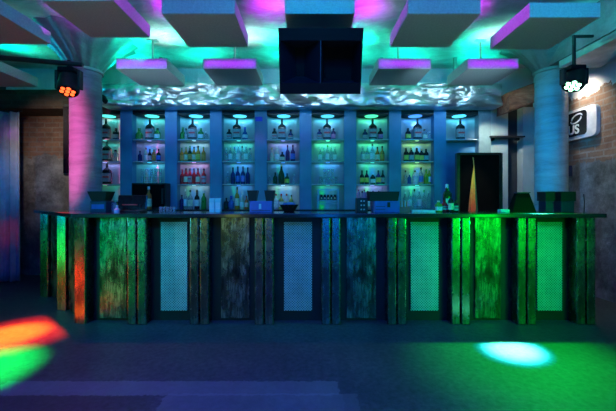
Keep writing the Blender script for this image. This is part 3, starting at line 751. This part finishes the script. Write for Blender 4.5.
# dark bowl with blue inside
bw = thing('serving_bowl', 'dark low bowl with blue contents on the counter right of the bins', 'bowl', (at(289, 3.68), 3.68, CT))
MB().lathe([(.05, 0), (.06, .006), (.105, .08), (.098, .08), (.055, .015), (.001, .012)], 28, caps=False).obj('bowl', M['black_gloss'], bw, smooth=True)
MB().lathe([(.052, .02), (.088, .07), (.055, .10), (.0015, .108)], 22).obj('contents', M['blue_box'], bw, smooth=True)
# wire rack in the sixth niche with five jars
Y = 5.26
rk = thing('wire_rack', 'two tier wire rack standing in the sixth niche, holding dark jars', 'rack', (at(328, Y), Y, 1.083))
rw = 20 / F * Y / 2
for x in (-rw, rw):
    for y in (-.05, .06): MB().box(x - .006, x + .006, y - .006, y + .006, 0, .30).obj('upright', M['wire'], rk)
for z in (.08, .13, .295):
    mb = MB().box(-rw, rw, -.056, -.046, z - .005, z + .005).box(-rw, rw, .054, .064, z - .005, z + .005)
    if z < .2:
        for j in range(9):
            x = -rw + 2 * rw * j / 8; mb.box(x - .003, x + .003, -.05, .06, z - .004, z + .004)
    mb.obj('wire_tier', M['wire'], rk)
for i in range(5):
    j = thing('spice_jar', f'small dark jar in the wire rack, {ORD[i]} from left', 'jar', (at(321.4 + i * 3.35, Y), Y, 1.083 + .134), 0, 'dark jars in the wire rack')
    MB().lathe([(.022, 0), (.024, .05), (.018, .065)], 14).obj('jar_body', M['black_gloss'], j, smooth=True)
    MB().lathe([(.019, .065), (.019, .085)], 14).obj('lid', M['black'], j, smooth=True)
    MB().box(-.009, .009, -.026, -.0225, .015, .045).obj('front_label', M['lab_cream'], j)
# till with blue box (centre right)
t, w, h = counter_box('cash_box', 373, 397.5, 201, 3.66, M['blue_box'], 'blue box under the wide black tray on the counter', 'box', .18)
MB().box(.0, .03, -.098, -.09, h * .45, h * .9).obj('latch', M['black'], t)
for z in (.25, .5): MB().box(-w / 2 + .01, -.02, -.093, -.09, h * z, h * z + .006).obj('groove', M['navy'], t)
o = MB().frustum(0, 0, 0, .1, .29, .16, .315, .19).obj('black_tray', M['black'], None, (at(382.5, 3.66), 3.66, CT + h)); tag(o, 'wide black tray lying on top of the blue box', 'tray')
# dark bottle caddy left of it with speckled labels
cd = thing('bottle_caddy', 'dark caddy with small pale tags left of the blue box', 'caddy', (at(361.5, 3.7), 3.7, CT))
MB().box(-.06, .06, -.05, .05, 0, .15).obj('body', M['black'], cd, bevel=.004)
for i in range(3):
    for j in range(2): MB().box(-.01 + .03 * j - .008, -.01 + .03 * j + .008, -.054, -.05, .02 + .045 * i, .035 + .045 * i).obj('tag', M['lab_grey'], cd)
for i, px in enumerate((358.5, 364.5)):
    bottle('spirit', 'pink', 'red', None, at(px, 3.7), 3.7, CT + .15, .04, .09, 'small pink bottle on the dark caddy, ' + ('left one' if i == 0 else 'right one'), 'pink bottles on the caddy')
# straw caddy
sc_ = thing('straw_caddy', 'small orange and clear straw caddy on the counter by white tray', 'caddy', (at(402.5, 3.66), 3.66, CT))
MB().box(-.065, .065, -.04, .04, 0, .055).obj('holder', glass('orangeholder', (.9, .45, .3), .5), sc_, bevel=.004)
for i in range(7): MB().tube([(-.05 + .016 * i, 0, .02), (-.052 + .0165 * i, .01, .11 + .006 * (i % 3))], .004, 6).obj('straw', M['white'] if i % 2 else M['lab_orange'], sc_)
# white tray
wt = MB().box(-.125, .125, -.07, .07, 0, .012).box(-.125, -.115, -.07, .07, .012, .022).box(.115, .125, -.07, .07, .012, .022).box(-.115, .115, -.07, -.06, .012, .022).box(-.115, .115, .06, .07, .012, .022).obj('white_tray', M['white'], None, (at(421.5, 3.68), 3.68, CT))
tag(wt, 'low white tray on the counter below the eighth niche', 'tray')
# cluster of decorated bottles near the black screen
bottle('spirit', 'dark', 'black', 'cream', at(450.8, 3.62), 3.62, CT, .055, .20, 'dark bottle with cream label left of the black screen', 'bottles by the black screen')
bottle('round', 'red', 'black', 'redband', at(444.5, 3.68), 3.68, CT, .07, .15, 'round dark red bottle between the green jar and cream labelled bottle', 'bottles by the black screen')
bottle('squat', 'deepgreen', 'white', 'white', at(447, 3.79), 3.79, CT, .075, .30, 'tall dark green bottle behind the red one by the screen', 'bottles by the black screen')
bottle('squat', 'lime', 'white', 'white', at(438.5, 3.66), 3.66, CT, .065, .12, 'small green and white jar on the counter by white tray', 'bottles by the black screen')
bottle('squat', 'dark', 'black', 'redband', at(455.5, 3.68), 3.68, CT, .05, .13, 'small black bottle with red label touching the black screen side', 'bottles by the black screen')
# slanted till at right
tr = thing('till_screen', 'slanted black till with thin top on the counter left of right column', 'till', (at(522, 3.62), 3.62, CT))
mb = MB(); prof = [(-.13, 0), (.12, 0), (.085, .2), (-.045, .2)]
vs = [(x, -.05 + z * .3, z) for x, z in prof] + [(x, .06, z) for x, z in prof]
mb.add(vs, [(0, 1, 2, 3), (7, 6, 5, 4), (0, 4, 5, 1), (1, 5, 6, 2), (2, 6, 7, 3), (3, 7, 4, 0)]).obj('body', M['black_matt'], tr)
MB().box(-.05, .09, .0, .065, .2, .212).obj('top_plate', M['navy'], tr)
wc = MB().box(-.05, .05, -.03, .03, 0, .03).obj('card_reader', M['cyan_box'], None, (at(503.5, 3.6), 3.6, CT), bevel=.006); tag(wc, 'small pale blue card reader on the counter beside the slanted till', 'card reader')
for px, w_, lb in ((545.8, 9.5, 'dark box with black top before the right column, left of pair'), (563.6, 15, 'dark box with black top beside the right column edge')):
    t, w, h = counter_box('napkin_box', px - w_ / 2 + 1, px + w_ / 2 - 1, 201, 3.66, M['navy'], lb, 'box', .12)
    MB().box(-w / 2 - .008, w / 2 + .008, -.07, .07, h, h + .1).obj('black_top', M['black'], t)
    t['group'] = 'dark boxes before the right column'
o = MB().tube([(0, 0, 0), (.004, 0, .12), (.0, .004, .19)], .005).obj('bar_spoon', M['black'], None, (at(584, 3.5), 3.5, CT), smooth=True); tag(o, 'thin dark bar spoon standing upright at the right counter end', 'spoon')

# ------------------------------------------------------------------ moving heads
def moving_head(px, Yh, py, label, ledc, aim, rail_z):
    x = PX(px, Yh); z = PH(py, Yh)
    t = thing('moving_head_light', label, 'stage light', (x, Yh, rail_z))
    dz = z - rail_z
    MB().box(-.014, .014, -.014, .014, -.08, (.03 if px < 300 else .28)).obj('clamp', M['black'], t, bevel=.004)
    if px > 300: MB().box(-.014, 3.1 - x, -.012, .012, .256, .28).obj('mount_arm', M['black'], t)
    MB().box(-.085, .085, -.07, .07, -.115, -.06).obj('base', M['navy_dark'], t, bevel=.012)
    for s in (-1, 1): MB().box(s * .122 - .013, s * .122 + .013, -.035, .035, dz - .05, -.085).obj('yoke_arm', M['black'], t, bevel=.006)
    d = (Vector(aim) - Vector((x, Yh, z))).normalized()
    rot = d.to_track_quat('-Z', 'Y').to_matrix().to_4x4()
    Mx = Matrix.Translation((0, 0, dz)) @ rot
    hd = MB().lathe([(.06, .12), (.10, .10), (.105, .0), (.105, -.07), (.10, -.085)], 26).xf(Mx).obj('head', M['black'], t, smooth=True)
    lens = MB().lathe([(.09, -.0845), (.09, -.088)], 26).xf(Mx).obj('lens_plate', M['black_gloss'], hd)
    for k in range(7):
        a = k * PI / 3; r = .055 if k < 6 else 0
        MB().lathe([(.021, -.088), (.018, -.097), (.006, -.1)], 12, (r * math.cos(a), r * math.sin(a))).xf(Mx).obj('led_lens', ledc, hd, smooth=True)
    return Vector((x, Yh, z)) + d * .16
E_red = emis('led_red_orange', (1, .10, .02), 3.2); E_grn = emis('led_green_white', (.35, 1, .6), 9)
PL = moving_head(69, 3.72, 85, 'stage light with glowing orange LEDs hanging beside the left column', E_red, (-2.35, 2.7, 0), 2.72)
PR = moving_head(574, 3.72, 80, 'stage light with glowing greenish white LEDs by the right column', E_grn, (1.70, 2.79, 0), 2.74)
rl = MB().tube([(XL, 3.55, 2.78), (-3.22, 3.60, 2.725), (-2.45, 3.72, 2.70)], .026).obj('lighting_pipe', M['black'], smooth=True)
tag(rl, 'thick black lighting pipe from left edge to the stage light', 'pipe')
# small spotlight on the duct
sp = thing('small_spotlight', 'small black spotlight on the foil duct left end by the column', 'spotlight', (PX(104, 4.85), 4.85, PH(99, 4.85)))
MB().lathe([(.035, -.06), (.04, .03), (.025, .06)], 16).xf(Matrix.Rotation(math.radians(60), 4, 'X')).obj('lamp_body', M['black'], sp, smooth=True)
MB().box(-.008, .008, 0, .14, -.008, .008).obj('bracket', M['black'], sp)
# slim black upright speaker by pink column
cs = thing('column_speaker', 'slim black upright loudspeaker hanging left of the pink column', 'loudspeaker', (PX(69, 4.6), 4.6, PH(178, 4.6)))
MB().box(-.045, .045, -.05, .05, .03, .98).obj('cabinet', M['black'], cs, bevel=.015)
MB().box(-.04, .04, -.055, -.05, .06, .95).obj('grille', M['black_gloss'], cs)
MB().box(.04, .11, -.02, .02, .5, .54).obj('bracket', M['black'], cs)
# plate on pilaster, bracket on right column
o = MB().box(-.055, .055, -.012, 0, -.035, .035).obj('wall_plate', M['blue_plate'], None, (PX(258.8, 5.19), YS, PH(119, 5.19)), bevel=.004); tag(o, 'small deep blue plate high on the pilaster left of middle niche', 'plate')
o = MB().box(-.03, .035, -.03, .03, -.07, .07).obj('wall_socket', M['navy'], None, (RCX + .19, RCY - .05, PH(171, 4.5)), bevel=.006); tag(o, 'small dark blue socket box on right edge of the right column', 'socket')

# ------------------------------------------------------------------ sign on the right wall
sg = thing('wall_sign', 'black wall sign with white swirl logo and letters US', 'sign', (XR, 4.85, 2.24))
def rrect(w, h, r, n=6):
    pts = []
    for cx, cy, a0 in ((w / 2 - r, h / 2 - r, 0), (-w / 2 + r, h / 2 - r, PI / 2), (-w / 2 + r, -h / 2 + r, PI), (w / 2 - r, -h / 2 + r, 1.5 * PI)):
        for k in range(n + 1): a = a0 + PI / 2 * k / n; pts.append((cx + r * math.cos(a), cy + r * math.sin(a)))
    return pts
# local sign plane: u along -Y (reading direction), v up, facing -X
SM = Matrix(((0, 0, -1, 0), (-1, 0, 0, 0), (0, 1, 0, 0), (0, 0, 0, 1)))
MB().prism(rrect(1.16, .40, .07), 0, .05).xf(SM).obj('white_border', M['white'], sg)
MB().prism([(x - .045, y) for x, y in rrect(.96, .32, .05)], .05, .058).xf(SM).obj('black_face', M['black_gloss'], sg)
def swirl(flip):
    pts_o, pts_i = [], []
    for k in range(25):
        a = math.radians(-20 + 215 * k / 24); u = k / 24
        th = .028 * math.sin(PI * min(1, u * 1.05)) ** .7 + .002
        r = .085 - .02 * u
        pts_o.append((r * 1.25 * math.cos(a), (r * .62) * math.sin(a) + .012)); pts_i.append(((r - th) * 1.25 * math.cos(a), (r - th) * .62 * math.sin(a) + .012))
    pts = pts_o + pts_i[::-1]
    if flip: pts = [(-x, -y) for x, y in pts]
    c, s = math.cos(.3), math.sin(.3)
    return [(x * c - y * s + .275, x * s + y * c + .07) for x, y in pts]
for fl_ in (0, 1): MB().prism(swirl(fl_), .058, .064).xf(SM).obj('logo_swirl', M['white'], sg)
tcv = bpy.data.curves.new('letters', 'FONT'); tcv.body = 'US'; tcv.size = .17; tcv.extrude = .003; tcv.offset = .004
to = bpy.data.objects.new('tmp', tcv); COL.objects.link(to)
bpy.context.view_layer.update()
me = bpy.data.meshes.new_from_object(to.evaluated_get(bpy.context.evaluated_depsgraph_get())); bpy.data.objects.remove(to)
me.name = 'letters'; me.transform(SM @ Matrix.Translation((.125, -.125, .061))); me.materials.clear(); me.materials.append(M['white'])
lo = bpy.data.objects.new('letters', me); COL.objects.link(lo); lo.parent = sg

# ------------------------------------------------------------------ curtain at far left
def curtain():
    mb = MB(); vs = []; nx_, nz_ = 90, 12
    X0, X1 = XL + .04, -4.27
    for i in range(nx_ + 1):
        u = i / nx_
        for j in range(nz_ + 1):
            v_ = j / nz_
            vs.append((X0 + (X1 - X0) * u, 5.05 + .035 * math.sin(u * 9 * PI + .4 * v_) + .012 * math.sin(u * 23 * PI), .02 + 2.5 * v_))
    n = nz_ + 1
    for i in range(nx_):
        for j in range(nz_): a = i * n + j; mb.f.append((a, a + n, a + n + 1, a + 1))
    mb.v = vs
    o = mb.obj('curtain', M['curtain'], smooth=True); o.modifiers.new('Solidify', 'SOLIDIFY').thickness = .006
    tag(o, 'pale pleated curtain at the far left edge lit blue and red', 'curtain')
curtain()
cr = MB().tube([(XL, 5.05, 2.535), (-4.22, 5.05, 2.535)], .014).obj('curtain_rail', M['black'], smooth=True); tag(cr, 'short dark rail carrying the curtain at the far left', 'rail')

# ------------------------------------------------------------------ lights
def area(loc, aim, size, col, power, sy=None, spread=None):
    L = bpy.data.lights.new('area_lamp', 'AREA'); L.energy = power; L.color = col; L.size = size
    if sy: L.shape = 'RECTANGLE'; L.size_y = sy
    if spread: L.spread = spread
    o = bpy.data.objects.new('area_lamp', L); COL.objects.link(o); o.location = loc
    o.rotation_euler = (Vector(aim) - Vector(loc)).to_track_quat('-Z', 'Y').to_euler(); return o
def spot(loc, aim, deg, col, power, blend=.3, rad=.04):
    L = bpy.data.lights.new('spot_lamp', 'SPOT'); L.energy = power; L.color = col; L.spot_size = math.radians(deg); L.spot_blend = blend; L.shadow_soft_size = rad
    o = bpy.data.objects.new('spot_lamp', L); COL.objects.link(o); o.location = loc
    o.rotation_euler = (Vector(aim) - Vector(loc)).to_track_quat('-Z', 'Y').to_euler(); return o
def point(loc, col, power, rad=.05):
    L = bpy.data.lights.new('point_lamp', 'POINT'); L.energy = power; L.color = col; L.shadow_soft_size = rad
    o = bpy.data.objects.new('point_lamp', L); COL.objects.link(o); o.location = loc; return o
# cyan wash thrown up on to the ceiling from on top of the duct
for x in (-2.6, -1.55, -.3, .6, 1.5, 2.45):
    area((x, 4.93, 2.98), (x * .97, 4.50, 3.35), .6, (0, 1, .60), 3.6, .12, math.radians(46))
    area((x, 4.97, 2.98), (x * .99, 5.0, 3.35), .6, (0, 1, .66), 3.0, .1, math.radians(120))
area((-4.2, 4.6, 3.02), (-3.95, 4.45, 3.35), .5, (0, 1, .62), 12, .4, math.radians(160))
area((-1.95, 4.3, 3.03), (-2.9, 4.5, 3.15), .3, (0, .9, .8), 1.6, .1, math.radians(110))  # added cyan lamp to turn the left capital teal
area((-3.95, 4.35, 3.03), (-2.95, 4.5, 3.12), .3, (0, .35, .9), 2.2, .1, math.radians(90))  # added blue lamp for the other side of that capital
for x, y in ((-2.065, 4.5), (-.97, 4.5), (1.2, 4.5), (2.2, 4.45), (-.42, 3.75), (.66, 3.75)):
    area((x + .12, y, 3.03), (x + .2, y - .08, 3.35), .16, (.55, 1, .92), 1.3 if y > 4 else .12, .3, math.radians(100))
area((2.72, 3.7, 3.02), (3.1, 3.9, 3.16), .9, (0, .8, .75), 1.6, .1, math.radians(130))  # added teal lamp brightening the side of the ceiling beam
# magenta lamps added above the front row of panels
for x in (-2.6, -1.48, -.42, .64, 1.74):
    area((x, 3.46, 3.0), (x, 3.80, 3.35), .25, (.62, .0, 1), 1.35, .2, math.radians(62))
for x in (-2.065, -.97, 1.2, 2.295):
    area((x, 4.02, 2.915), (x, 4.24, 2.915), .62, (.38, .0, 1), .26, .05, math.radians(35))  # added lamps in mid-air, colouring the front edges of the back row
spot((.1, 3.3, 3.06), (-.635, 3.3, 2.9), 60, (.6, 0, 1), 16, .6)
spot((-.8, 3.3, 3.10), (-1.69, 3.3, 3.0), 60, (.6, 0, 1), 16, .6)
spot((.1, 3.3, 3.06), (.87, 3.3, 2.9), 60, (.6, 0, 1), 16, .6)
spot((1.3, 3.3, 3.06), (1.965, 3.3, 2.9), 60, (.6, 0, 1), 16, .6)
# added teal fill at ceiling height for the front edges of the panels
for x in (-2.2, .1, 2.2):
    area((x, 1.3, 2.98), (x, 3.0, 2.94), .8, (.0, .42, .7), 5, .1, math.radians(80))
# added unseen fill: upward light for panel undersides, low lamps for the foil duct
area((0, 2.1, 1.42), (0, 2.9, 3.3), 5.0, (.55, .80, .78), 4.5, .7, math.radians(120))
for x in (-1.9, 0, 1.9):
    area((x, 4.0, 2.74), (x, 4.95, 2.76), 1.2, (.45, .80, 1), 1.9, .06, math.radians(60))
# blue wash from the room
area((-.8, 1.4, 3.25), (-.8, 1.6, 0), 4.2, (.03, .02, 1), 54, 1.0, math.radians(120))
area((0, -.6, 3.0), (0, 4.0, .6), 3.0, (.0, .10, 1), 62, .6)
area((0, .2, 2.6), (0, 3.4, .6), 2.6, (.0, .55, .8), 3.5, .4, math.radians(70))  # added teal front fill for the perforated bar panels
# added coloured spots that tint the bar front, no fixtures in the room
spot((2.6, .2, 2.9), (2.0, 3.4, .62), 30, (.0, 1, .03), 420, .9)
spot((-2.2, .2, 2.9), (-1.45, 3.4, .65), 20, (.0, 1, .75), 160, .9)
spot((-3.3, 1.2, 2.5), (-2.3, 3.4, .42), 24, (.0, 1, .08), 120, .9)
spot((3.45, 2.85, .95), (-1.2, 3.42, .62), 34, (.0, 1, .06), 330, .9)
spot((-4.2, 2.3, 1.2), (.8, 3.42, .7), 34, (.1, .75, 1), 240, .9)
spot((-3.7, 1.4, 2.2), (-3.15, 4.25, .7), 22, (.05, .7, 1), 60, .9)
spot((-3.0, 1.2, 2.2), (-2.72, 3.85, .45), 14, (0, 1, .1), 110, .9)
# added magenta spots that make coloured patches on the pilasters
for px_, py_, c_ in ((171, 140, (1, .0, .5)), (258.5, 138, (1, .0, .7)), (304, 140, (.5, .05, 1))):
    spot((PX(px_, 4.2), 4.2, 2.6), (PX(px_, YS), YS, PH(py_, YS)), 16, c_, 7, 1)
# added unseen coloured area lamps that put streaks of reflection on the bar metal
area((3.4, .0, 1.15), (1.8, 3.4, .35), .4, (.0, 1, .02), 8.5, 1.7, math.radians(62))
area((-3.7, .1, .5), (-2.0, 3.4, .1), .4, (.0, 1, .15), 1.1, .5, math.radians(62))
area((-3.7, .1, 1.9), (-2.0, 3.4, .9), .4, (.0, .45, .9), 3.0, .7, math.radians(50))
area((-4.7, 3.1, .5), (-2.75, 3.9, .45), .5, (.0, 1, .10), 1.6, .6, math.radians(80))
area((-4.7, 3.3, 1.2), (-2.9, 4.1, .8), .7, (.0, .6, 1), 1.6, .5, math.radians(80))
area((-4.0, 2.6, .12), (-2.6, 3.75, .15), .4, (1, .05, .01), 1.1, .15, math.radians(60))
area((-1.5, -.3, 1.2), (-.75, 3.4, .4), .3, (.65, .9, .12), .65, 1.0, math.radians(60))
area((.4, -.5, 1.2), (.3, 3.4, .4), .45, (.0, .2, 1), 3, 1.6, math.radians(62))
# added blue lamps behind the bar that colour the pilasters evenly
for x in (-1.9, 0, 1.9):
    area((x, 4.7, 2.48), (x, 5.3, 1.5), .9, (.0, .28, 1), 2.7, .2)
# downlights of the niches
for loc, c, q in NLAMPS:
    area(loc, (loc[0], loc[1] + .10, loc[2] - .3), .30, c, .135 * q, .05)
    area((loc[0], YS + .19, loc[2]), (loc[0], YS + .24, loc[2] - .3), .16, c, .135 * q, .05)
# moving head beams
spot(PL, (-2.72, 3.13, 0), 17, (1, .14, .006), 11000, 1)
spot(PL, (-2.68, 3.16, 0), 27, (1, .012, .006), 3600, 1)
spot(PL, (-2.42, 2.48, 0), 21, (.0, 1, .10), 4500, 1)
spot(PL, (-1.6, 3.5, 1.1), 110, (1, .03, .08), 30, .9)
spot(PR, (1.70, 2.82, 0), 9.5, (.10, 1, .34), 26000, 1)
spot(PR, (1.70, 2.82, 0), 11.5, (.0, .55, 1), 5000, .6)
spot(PR, (1.75, 2.75, 0), 36, (.0, 1, .03), 1000, 1)
spot(PR, (1.75, 2.75, 0), 60, (.0, 1, .02), 110, 1)
# added column lights: narrowed pink spot at left, blue strip lamp at right
ps = spot((-3.45, 2.6, 1.9), (LCX - .03, LCY, 1.98), 56, (1, .11, .52), 290, .6); ps.scale = (.24, 1, 1)
area((2.2, 3.7, 1.9), (RCX, RCY, 1.9), .08, (0, .36, .9), 2.6, 1.6, math.radians(40))
# added spots brightening the wall edges, duct end, flag, brick and curtain
spot((3.3, 4.4, 2.86), (3.65, 4.55, 2.15), 120, (1, .9, .75), 200, .8)
spot((2.9, 3.2, 2.6), (3.65, 4.2, 1.6), 50, (1, .92, .8), 12, .9)
spot((2.4, 4.2, 2.2), (3.0, 4.95, 2.66), 34, (1, .72, .55), 16, .9)
spot((2.55, 4.75, 2.45), (2.85, 5.3, 1.9), 80, (.8, 1, .9), 30, .8)
spot((2.2, 4.0, 2.5), (2.36, 4.82, 1.4), 26, (1, .9, .7), 40, .8)
spot((-3.3, 3.7, 2.5), (-3.72, 5.5, 1.95), 62, (1, .80, .62), 105, .9)
spot((-4.1, 4.2, 1.5), (-4.42, 5.05, .75), 20, (1, .04, .08), 10, .9)
spot((-4.0, 4.2, 1.6), (-4.45, 5.05, 1.5), 70, (.0, .3, 1), 14, .9)
spot((-4.1, 4.2, 2.2), (-4.36, 5.05, 2.2), 18, (.6, .0, 1), 8, .9)
w_ = bpy.data.worlds.new('World'); SC.world = w_; w_.use_nodes = True
w_.node_tree.nodes['Background'].inputs['Color'].default_value = (.01, .02, .06, 1); w_.node_tree.nodes['Background'].inputs['Strength'].default_value = .3

# ------------------------------------------------------------------ camera
cam = bpy.data.cameras.new('camera'); cam.sensor_width = 36; cam.lens = F / 616 * 36
co = bpy.data.objects.new('camera', cam); COL.objects.link(co); co.location = (0, 0, EYE)
co.rotation_euler = (math.radians(90), 0, 0); cam.shift_y = -7.5 / 616
SC.camera = co
SC.view_settings.view_transform = 'Standard'; SC.view_settings.look = 'None'; SC.view_settings.gamma = 1; SC.view_settings.use_curve_mapping = False
SC.view_settings.exposure = 0
SC.cycles.use_denoising = True
SC.cycles.max_bounces = 8; SC.cycles.transmission_bounces = 6; SC.cycles.caustics_reflective = True
SC.cycles.sample_clamp_indirect = 4
